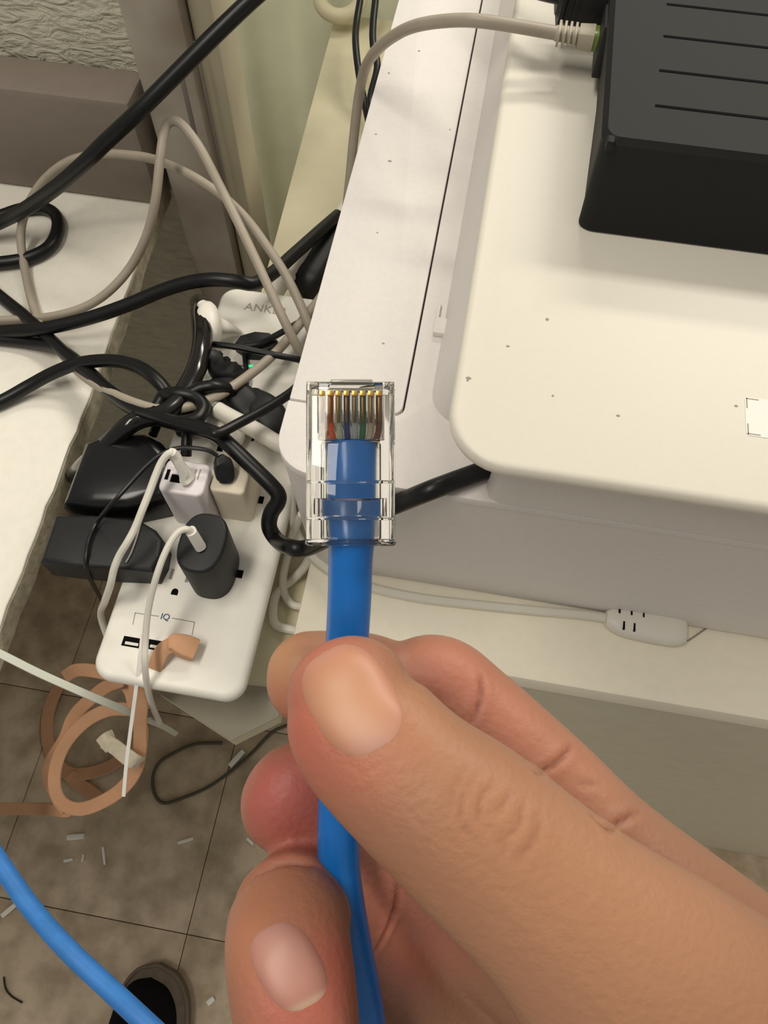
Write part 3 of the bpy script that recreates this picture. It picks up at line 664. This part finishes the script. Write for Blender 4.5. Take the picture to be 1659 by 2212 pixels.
coil3 = [(262, 1470, .71), (228, 1484, .69), (190, 1515, .67), (158, 1550, .655), (140, 1595, .645), (112, 1640, .635), (102, 1670, .63), (112, 1700, .62), (130, 1735, .615), (145, 1752, .61), (100, 1748, .60), (40, 1747, .595), (-60, 1747, .59)]
mo('ribbon', ribbon(path(coil3), .0105, .0016, ref=(.1, -.4, 1), n=8), M_peach, pc)
# darker turn lying on the floor
mo('ribbon', ribbon(path([(128, 1480, .02), (106, 1530, .012), (102, 1590, .008), (118, 1640, .007), (150, 1670, .007), (200, 1668, .007), (245, 1650, .008), (285, 1615, .012), (295, 1590, .02)]), .020, .003, ref=(0, 0, 1), n=8), M_peach, pc)
mo('ribbon', ribbon(path([(150, 1672, .009), (165, 1690, .006), (195, 1710, .006), (215, 1725, .006)]), .020, .003, ref=(0, 0, 1), n=8), M_peach, pc)
vt = empty('velcro_tie', P(265, 1620, .69), 'cream hook-and-loop tie wrapped round the peach cable coil', 'cable tie')
mo('strap', ribbon(path([(222, 1600, .69), (245, 1612, .70), (268, 1630, .708), (290, 1645, .706), (303, 1648, .698)]), .0115, .0012, ref=(.1, -.3, 1)), M_tie, vt)
mo('strap_end', ribbon(path([(219, 1612, .692), (232, 1600, .697), (248, 1592, .694)]), .0125, .0014, ref=(.1, -.3, 1)), M_tie, vt)

# ================================================================== FLOOR SCRAPS, HAIR, SHOE, FAR BLUE CABLE
scr = [((145, 1809), (181, 1806), .0032, 'flat white clipping near the floor joint, lying level left of the others'),
       ((138, 1860), (157, 1856), .0016, 'tiny white clipping just below the level white one'),
       ((222, 1830), (226, 1868), .0014, 'slim white clipping standing upright on the floor, right of the tiny one'),
       ((177, 1862), (180, 1846), .0012, 'faint grey white sliver between the tiny and the upright clippings'),
       ((384, 1821), (417, 1811), .0018, 'white clipping slanting on the floor left of the fingertips'),
       ((534, 1811), (547, 1824), .0018, 'short white clipping right beside the middle fingertip'),
       ((4, 1979), (34, 1954), .0028, 'white clipping at the left border below the blue cable'),
       ((448, 2168), (462, 2156), .0030, 'stubby white clipping on the floor right of the shoe'),
       ((171, 1675), (192, 1664), .0036, 'white clipping inside the peach cable coil'),
       ((496, 1655), (526, 1622), .0034, 'white clipping poking out behind the middle fingertip')]
for (a, b, r, l) in scr:
    A, B = P(*a, .004), P(*b, .004)
    rr = r * 1.3
    tag(mo('clipping', sweep([(*A, rr, min(rr * .7, .0028)), (*A.lerp(B, .5), rr * 1.05, min(rr * .7, .0028)), (*B, rr * .9, min(rr * .7, .0028))], ref=(0, 0, 1), seg=8, n=2, power=3), M_clip), l, 'clipping', 'white cable clippings on the floor')
tag(mo('dark_thread', tube(path([(640, 1560, .006), (590, 1580, .004), (545, 1625, .004), (500, 1665, .004), (450, 1700, .004), (400, 1722, .004), (355, 1735, .004), (334, 1715, .004), (330, 1680, .004), (342, 1650, .004), (370, 1630, .004), (420, 1608, .004), (480, 1605, .004)]), .0026, 8), mat('grey_green_wire', (88, 84, 68), .7)), 'thin grey green wire in an open loop on the tiles', 'wire')
tag(mo('dark_thread', tube(path([(8, 2110, .002), (12, 2135, .002), (25, 2152, .002), (48, 2166, .002)]), .0012, 6), mat('dark_hair', (50, 42, 36), .8)), 'short dark thread on the tile in the lower left corner', 'thread')
# shoe
toe = P(345, 2080, .02)
so = empty('shoe', (toe.x, toe.y - .14, 0), 'black canvas shoe with taupe rubber rim on the floor tiles', 'shoe')
def foot_outline(s=1.0, dx=0):
    pts = [(0, 0), (.030, -.010), (.050, -.038), (.056, -.085), (.050, -.14), (.042, -.19), (.040, -.24), (.030, -.275), (0, -.287), (-.030, -.275), (-.040, -.24), (-.042, -.19), (-.047, -.14), (-.052, -.085), (-.046, -.038), (-.028, -.010)]
    c = crom([(x, y, 0) for x, y in pts] + [(0, 0, 0)], 4)[:-1]
    a = .17; out = []
    for x, y, _ in c:
        y2 = (y + .14) * s - .14; x2 = x * s
        out.append((toe.x + x2 * math.cos(a) - (y2) * math.sin(a) * -1 * .0 + dx - (y2) * .10, toe.y + y2))
    return out[::-1]
mo('sole', prism(foot_outline(1.0), .001, .026, .004, 3, True), M_sole, so)
rings = []
V, F = [], []
lv = [(.87, .0262), (.86, .034), (.83, .046), (.76, .058), (.62, .067), (.42, .073), (.2, .075)]
for s_, z in lv:
    o = foot_outline(s_, -.007)
    for x, y in o:
        k = max(0, min(1, (toe.y - y) / .2)); V.append((x, y, .0262 + (z - .0262) * (.75 + .6 * k)))
n = len(foot_outline())
for i in range(len(lv) - 1): F += [[i * n + j, i * n + (j + 1) % n, (i + 1) * n + (j + 1) % n, (i + 1) * n + j] for j in range(n)]
F += [list(range(n))[::-1], [(len(lv) - 1) * n + j for j in range(n)]]
mo('upper', (V, F), M_shoe, so)
mo('rim', tube([Vector((x, y, .027)) for x, y in foot_outline(.985)] + [Vector((*foot_outline(.985)[0], .027))], .0025, 8, 1), M_sole, so)
# far blue cable
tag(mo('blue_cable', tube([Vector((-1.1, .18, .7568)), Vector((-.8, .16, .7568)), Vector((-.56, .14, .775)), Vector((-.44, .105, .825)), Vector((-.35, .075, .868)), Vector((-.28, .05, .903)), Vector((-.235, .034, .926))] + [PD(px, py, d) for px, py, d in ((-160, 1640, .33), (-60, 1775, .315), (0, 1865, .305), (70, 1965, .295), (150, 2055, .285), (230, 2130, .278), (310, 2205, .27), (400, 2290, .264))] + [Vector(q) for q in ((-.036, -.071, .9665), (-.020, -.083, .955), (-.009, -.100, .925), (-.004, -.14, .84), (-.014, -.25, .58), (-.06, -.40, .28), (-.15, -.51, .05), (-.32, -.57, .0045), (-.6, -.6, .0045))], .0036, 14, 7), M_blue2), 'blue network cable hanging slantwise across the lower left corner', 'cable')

# ================================================================== HELD BLUE CABLE WITH CLEAR PLUG
D0 = .0965
base = PD(757, 997, D0)
MF = Matrix.Identity(4)
tilt = Matrix.Rotation(math.radians(1.2), 3, 'Z')
for i in range(3):
    MF[i][0] = RIGHT[i] * .001; MF[i][1] = -DOWN[i] * .001; MF[i][2] = -FWD[i] * .001; MF[i][3] = base[i]
def L(g): return xf(g, MF)                              # local millimetres: x right, y up, z toward the viewer
hc = empty('blue_cable', base, 'blue network cable held up between thumb and fingers with a clear crimped plug', 'cable')
# clear body: outer hull and the hollow inside it
outer = bx(-5.6, -10.3, -6.4, 5.6, 10.1, 0, .45)
cav_lo = bx(-3.75, -10.0, -5.6, 3.75, 2.7, -.75, .5)
cav_hi = bx(-4.15, 2.8, -3.6, 4.15, 9.2, -.9, .2)
def flip(g): return g[0], [f[::-1] for f in g[1]]
def rawmesh(name, g, mt, parent, smooth=True):
    off = origin(parent)
    me = bpy.data.meshes.new(name); me.from_pydata([Vector(v) - off for v in g[0]], [], g[1]); me.update(); me.materials.append(mt)
    o = bpy.data.objects.new(name, me); COL.objects.link(o); o.parent = parent
    if smooth:
        me.polygons.foreach_set('use_smooth', [True] * len(me.polygons)); me.set_sharp_from_angle(angle=.5)
    return o
plug = rawmesh('plug_shell', merge(L(outer), flip(L(cav_lo)), flip(L(cav_hi))), M_clear, hc)
# the raised collar at the cable end, wedge bar and rails
mo('cable_collar', L(merge(bx(-5.75, -10.6, -6.6, 5.75, -9.7, .3, .4))), M_clear, plug)
wedge = ([(-4.6, -4.6, -.2), (4.6, -4.6, -.2), (4.6, -6.9, -.2), (-4.6, -6.9, -.2), (-2.0, -4.9, -1.5), (2.0, -4.9, -1.5), (2.0, -6.7, -1.5), (-2.0, -6.7, -1.5)],
         [[0, 1, 2, 3], [7, 6, 5, 4], [0, 4, 5, 1], [1, 5, 6, 2], [2, 6, 7, 3], [3, 7, 4, 0]])
mo('strain_wedge', L(([(x, y, z + .5) for x, y, z in wedge[0]], wedge[1])), M_clear, plug)
mo('rib', L(bx(-5.5, -2.75, -.05, 5.5, -2.35, .22, .08)), M_clear, plug)
mo('rib', L(bx(-5.5, -7.35, -.05, 5.5, -7.0, .25, .08)), M_clear, plug)
for s in (-1, 1):
    mo('side_rail', L(bx(s * 5.15 - .3, -10, -.05, s * 5.15 + .3, 9.6, .22, .1)), M_clear, plug)
    mo('corner_block', L(bx(s * 4.75 - .75, 8.3, -.05, s * 4.75 + .75, 10.0, .25, .12)), M_clear, plug)
latch = ([(-2.75, 10.1, -6.2), (2.75, 10.1, -6.2), (2.75, 11.0, -7.0), (-2.75, 11.0, -7.0), (-2.75, -6, -9.4), (2.75, -6, -9.4), (2.75, -6, -10.4), (-2.75, -6, -10.4), (-2.75, 9.6, -6.9), (2.75, 9.6, -6.9)],
         [[0, 1, 2, 3], [3, 2, 6, 7], [7, 6, 5, 4], [4, 5, 9, 8], [8, 9, 1, 0], [0, 3, 7, 4, 8], [1, 9, 5, 6, 2]])
mo('latch', L(latch), M_clear, plug)
mo('nose', L(bx(-2.75, 9.9, -5.8, 2.75, 10.9, -3.2, .2)), mat('smoky_clear', (150, 150, 140), .25, .5), plug)
wc_ = [('white_orange', (226, 190, 160)), ('orange', (232, 96, 30)), ('white_green', (196, 206, 180)), ('navy', (52, 66, 128)), ('white_blue', (186, 192, 196)), ('green', (60, 120, 84)), ('white_brown', (196, 178, 160)), ('brown', (120, 74, 48))]
for k in range(8):
    x = (k - 3.5) * 1.02
    wm = mat('wire_' + wc_[k][0], wc_[k][1], .45, .4)
    wpts = [(x, 9.0, -1.75), (x, 6.5, -1.75), (x, 4.6, -1.9), (x * .93, 3.2, -2.4), (x * .8, 2.0, -3.0), (x * .72, .8, -3.1)]
    mo('wire', L(tube(wpts, .42, 10, 4)), wm, plug)
    mo('contact', L(bx(x - .16, 4.9, -.95, x + .16, 8.2, -.2, .03)), mat('contact_shade', (120, 92, 50), .35, .5, metallic=.8), plug)
    mo('contact_tip', L(bx(x - .36, 8.25, -.6, x + .36, 8.9, .08, .06)), M_gold, plug)
for k in range(9):
    x = (k - 4) * 1.02
    mo('slot_wall', L(bx(x - .09, 3.6, -.55, x + .09, 8.2, .05)), M_clear, plug)
# jacket: flattened inside the plug, then round down through the fingers
rows = [(-.02, 2.75, -3.2, 3.62, 2.2), (-.02, 2.3, -3.2, 3.45, 2.2), (0, 1.0, -3.2, 3.3, 2.25), (0, -2, -3.2, 3.25, 2.3), (0, -5.0, -3.3, 3.2, 2.0), (0, -7.5, -3.3, 3.15, 2.2), (0, -10, -3.4, 3.0, 2.6)]
wr = [(*(MF @ Vector(r[:3])), r[3] * .001, r[4] * .001) for r in rows]
for px, py, d, r in ((757, 1215, .1008, .00290), (755, 1290, .1018, .00290), (749, 1400, .1034, .0029), (740, 1560, .1046, .0029), (733, 1720, .1052, .0029), (731, 1830, .1058, .0029), (738, 1920, .1066, .0029), (760, 2050, .1080, .0029), (785, 2180, .1095, .0029), (800, 2320, .112, .0029), (800, 2500, .118, .0029), (770, 2750, .13, .0029)):
    wr.append((*PD(px, py, d), r, r))
for q in ((.03, -.10, .80), (.02, -.22, .50), (-.02, -.34, .20), (-.10, -.42, .03), (-.26, -.48, .004), (-.48, -.46, .004)): wr.append((*q, .0029, .0029))
mo('jacket', sweep(wr, ref=tuple(-FWD), seg=20, n=7), M_blue, hc)

# ================================================================== THE HAND
def finger(rows, n=8, seg=22, r0=True, power=2.15):
    rr = [(*PD(px, py, d), a * .001, b * .001) for px, py, d, a, b in rows]
    return sweep(rr, ref=tuple(-FWD), seg=seg, n=n, round0=r0, round1=True, power=power)
thumb = finger([(752, 1497, .0938, 7.7, 6.2), (782, 1572, .0925, 9.0, 7.0), (885, 1682, .0912, 9.4, 7.8), (1012, 1785, .0905, 10.4, 8.6), (1205, 1958, .0908, 11.6, 9.4), (1395, 2140, .0925, 15.5, 11), (1640, 2370, .097, 20, 14), (2050, 2690, .109, 22, 15), (2450, 2930, .122, 22, 14), (2950, 3290, .142, 18, 12)])
index = finger([(668, 1464, .1140, 7.0, 6.0), (780, 1466, .1155, 7.0, 6.2), (862, 1488, .1165, 6.9, 6.4), (940, 1482, .1172, 7.9, 7.2), (1010, 1540, .1168, 8.3, 7.6), (1178, 1700, .1142, 8.7, 8.0), (1318, 1845, .1120, 9.2, 8.8), (1570, 2085, .1105, 12, 11), (1950, 2450, .115, 17, 13), (2450, 2880, .120, 20, 16)])
middle = finger([(632, 1722, .1150, 8.5, 6.6), (700, 1752, .1172, 8.6, 7.0), (800, 1830, .1198, 8.4, 7.4), (950, 1950, .1260, 8.8, 7.8), (1180, 2120, .1310, 10, 8.6), (1500, 2370, .135, 12.5, 10), (1950, 2660, .130, 16, 14), (2450, 2930, .125, 20, 17)])
ring = finger([(648, 2235, .0952, 7.6, 6.4), (632, 2130, .0960, 8.0, 6.8), (622, 2030, .0990, 8.1, 7.2), (632, 1968, .1050, 8.0, 7.8), (690, 1965, .1140, 8.2, 8.0), (800, 2040, .1225, 8.5, 8.0), (1000, 2190, .1350, 9.5, 8.6), (1300, 2400, .142, 11, 9.6), (1800, 2720, .138, 15, 13), (2450, 2980, .130, 20, 16)])
pinky = finger([(820, 2490, .112, 6.2, 5.6), (790, 2420, .120, 6.6, 6), (880, 2400, .130, 7, 6.6), (1100, 2500, .137, 7.4, 7), (1350, 2620, .139, 9, 9), (1800, 2850, .138, 13, 12), (2450, 3040, .135, 18, 15)])
palm = finger([(1800, 2520, .126, 18, 10), (2100, 2720, .120, 30, 15), (2500, 2950, .124, 32, 20), (2900, 3250, .140, 28, 22), (3500, 3750, .175, 31, 27), (4000, 4150, .215, 36, 34)])
g = merge(thumb, index, middle, ring, pinky, palm)
off = PD(1100, 1900, .105)
me = bpy.data.meshes.new('hand_raw'); me.from_pydata([v - off for v in g[0]], [], g[1]); me.update()
bm = bmesh.new(); bm.from_mesh(me); bmesh.ops.recalc_face_normals(bm, faces=bm.faces); bm.to_mesh(me); bm.free()
tmp = bpy.data.objects.new('hand_raw', me); COL.objects.link(tmp)
md = tmp.modifiers.new('r', 'REMESH'); md.mode = 'VOXEL'; md.voxel_size = .00065; md.use_smooth_shade = True
md = tmp.modifiers.new('s', 'SMOOTH'); md.factor = .5; md.iterations = 14
bpy.context.view_layer.update()
hm = bpy.data.meshes.new_from_object(tmp.evaluated_get(bpy.context.evaluated_depsgraph_get()))
bpy.data.objects.remove(tmp); bpy.data.meshes.remove(me)
hm.name = 'hand'
hand = bpy.data.objects.new('hand', hm); COL.objects.link(hand); hand.location = off
tag(hand, 'bare right hand pinching the blue cable between its thumb and fingers', 'hand')
hm.materials.clear(); hm.materials.append(M_skin)
nv = len(hm.vertices)
co = np.empty(nv * 3); hm.vertices.foreach_get('co', co); co = co.reshape(-1, 3) + np.array(off)
no = np.empty(nv * 3); hm.vertices.foreach_get('normal', no); no = no.reshape(-1, 3)
bvh = BVHTree.FromPolygons([Vector(v) for v in co], [list(p.vertices) for p in hm.polygons])
def hit(px, py):
    r = ray(px, py).normalized(); h = bvh.ray_cast(CAM, r)
    return h[0], h[1]
# creases: polylines on the skin, pressed in
cre = [([(1040, 1462), (1038, 1510), (1018, 1560)], .55, .7), ([(1235, 1610), (1205, 1645), (1160, 1672)], .6, .7),
       ([(1375, 1755), (1340, 1775), (1310, 1800)], .5, .7), ([(1275, 1760), (1300, 1785), (1320, 1790)], .3, .6), ([(1290, 1695), (1250, 1690)], .2, .9),
       ([(858, 1905), (852, 1960), (830, 2020), (800, 2072)], .6, .7),
       ([(1010, 1650), (975, 1710), (965, 1765)], .16, .8), ([(1040, 1660), (1000, 1720), (1000, 1780), (1030, 1815)], .2, .7), ([(1070, 1690), (1040, 1720), (1035, 1765), (1060, 1790)], .2, .6),
       ([(1100, 1710), (1085, 1740), (1060, 1760)], .2, .6), ([(1130, 1735), (1120, 1780), (1085, 1815)], .2, .7), ([(1165, 1770), (1150, 1820), (1110, 1860)], .18, .8), ([(1060, 1800), (1090, 1830), (1075, 1860)], .14, .7)]
disp_ = np.zeros(nv)
for pl_, dep, wd in cre:
    c = crom([(x, y, 0) for x, y in pl_], 10)
    pts = []
    for k, (x, y, _) in enumerate(c):
        h = hit(x, y)[0]
        if h is not None: pts.append((*h, math.sin(math.pi * min(1, max(0, (k + 1) / (len(c) + 1)))) ** .5))
    if not pts: continue
    pts = np.array(pts); ctr = pts[:, :3].mean(0)
    near = np.where(np.linalg.norm(co - ctr, axis=1) < .03)[0]
    d2 = ((co[near][:, None, :] - pts[None, :, :3]) ** 2).sum(2); k = d2.argmin(1); d = np.sqrt(d2[np.arange(len(near)), k])
    s_ = wd * .001
    disp_[near] -= dep * .001 * pts[k, 3] * (np.exp(-(d / (s_ * .55)) ** 2) - .35 * np.exp(-((d - s_ * 1.4) / s_) ** 2))
hm.vertices.foreach_set('co', (co - np.array(off) + no * disp_[:, None]).ravel())
# skin tone
base_c = np.array(lin((174, 128, 100))); tone = np.tile(base_c, (nv, 1))
def spot(px, py, r_mm, rgb, k=1.0):
    h = hit(px, py)[0]
    if h is None: return
    d = np.linalg.norm(co - np.array(h), axis=1) / (r_mm * .001)
    f = (k * np.exp(-d ** 2))[:, None]
    tone[:] = tone * (1 - f) + np.array(lin(rgb)) * f
for a in ((650, 1600, 8, (214, 118, 100), .75), (700, 1420, 6, (218, 132, 112), .7), (780, 1640, 6, (214, 130, 108), .55), (900, 1560, 6, (216, 158, 118), .5), (595, 1500, 7, (216, 140, 112), .6), (600, 1420, 4, (222, 172, 128), .7),
          (590, 1720, 8, (200, 104, 98), .85), (660, 1780, 7, (190, 98, 96), .7), (720, 2100, 6, (206, 116, 100), .8), (640, 2190, 8, (210, 120, 104), .7), (600, 1890, 7, (196, 132, 100), .7), (530, 2000, 6, (206, 138, 106), .6),
          (960, 1450, 9, (216, 138, 116), .7), (1100, 1590, 9, (218, 142, 118), .6), (1250, 1700, 8, (216, 148, 120), .5), (820, 1940, 8, (206, 128, 110), .7), (900, 2050, 10, (200, 120, 105), .6),
          (1060, 1750, 6, (196, 138, 104), .6), (1200, 1900, 16, (206, 152, 116), .6), (1450, 2050, 20, (210, 156, 120), .5)): spot(*a)
cr = np.clip(-disp_ / .0004, 0, 1)[:, None] * .75  # creases coloured darker the deeper they are pressed in
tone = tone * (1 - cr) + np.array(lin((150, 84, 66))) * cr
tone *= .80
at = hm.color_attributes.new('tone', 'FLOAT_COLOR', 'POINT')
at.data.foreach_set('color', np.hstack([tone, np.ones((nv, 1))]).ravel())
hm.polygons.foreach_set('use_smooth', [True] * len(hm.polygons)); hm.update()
# nails
def nailmat():
    m = bpy.data.materials.new('nail'); m.use_nodes = True; nt = m.node_tree; b = nt.nodes['Principled BSDF']
    a = nt.nodes.new('ShaderNodeAttribute'); a.attribute_name = 'tone'; nt.links.new(a.outputs['Color'], b.inputs['Base Color'])
    b.inputs['Roughness'].default_value = .42; b.inputs['Specular IOR Level'].default_value = .45
    b.inputs['Subsurface Weight'].default_value = .2; b.inputs['Subsurface Scale'].default_value = .0015
    return m
M_nail = nailmat()
def nail(cx, cy, ax, ay, hl, hw, lift, body, tipc, lun_glare, edge):
    l = math.hypot(ax, ay); ax, ay = ax / l, ay / l; bx_, by_ = -ay, ax
    NR, NT = 14, 44
    V, C = [], []
    def add(u, v, rr):
        px = cx + ax * hl * v + bx_ * hw * u; py = cy + ay * hl * v + by_ * hw * u
        h, nn = hit(px, py)
        if h is None: h, nn = PD(px, py, .1), -FWD
        V.append(h + nn * (lift * .001 * (1 - rr ** 5) - .00012 * rr ** 5))
        c = np.array(lin(body)); 
        f = 1 / (1 + math.exp(-(v - .80) * 30)); c = c * (1 - f) + np.array(lin(tipc)) * f
        g_ = math.exp(-((v + 1.0) / .35) ** 2) * .7 * math.exp(-(u / .7) ** 2); c = c * (1 - g_) + np.array(lin(lun_glare)) * g_  # pale lunula, with the glare along the cuticle put into its colour
        e_ = .55 * rr ** 2.5; c = c * (1 - e_) + np.array(lin(edge)) * e_
        C.append((*c, 1))
    add(0, 0, 0)
    for i in range(1, NR + 1):
        for j in range(NT):
            t = 2 * math.pi * j / NT; rr = i / NR
            cu, sv = math.cos(t), math.sin(t)
            u = math.copysign(abs(cu) ** .72, cu) * rr; v = math.copysign(abs(sv) ** .8, sv) * rr
            add(u, v, rr)
    F = [[0, 1 + j, 1 + (j + 1) % NT] for j in range(NT)]
    for i in range(NR - 1):
        a, b = 1 + i * NT, 1 + (i + 1) * NT
        F += [[a + j, b + j, b + (j + 1) % NT, a + (j + 1) % NT] for j in range(NT)]
    o = mo('nail', (V, F), M_nail, hand, angle=3)
    at = o.data.color_attributes.new('tone', 'FLOAT_COLOR', 'POINT')
    at.data.foreach_set('color', [x for c in C for x in c])
    return o
nail(760, 1512, -.50, -.86, 128, 98, .34, (198, 147, 115), (204, 156, 134), (222, 186, 172), (178, 112, 94))
nail(624, 2088, .48, .88, 102, 74, .40, (186, 136, 122), (224, 200, 170), (200, 162, 148), (176, 112, 98))
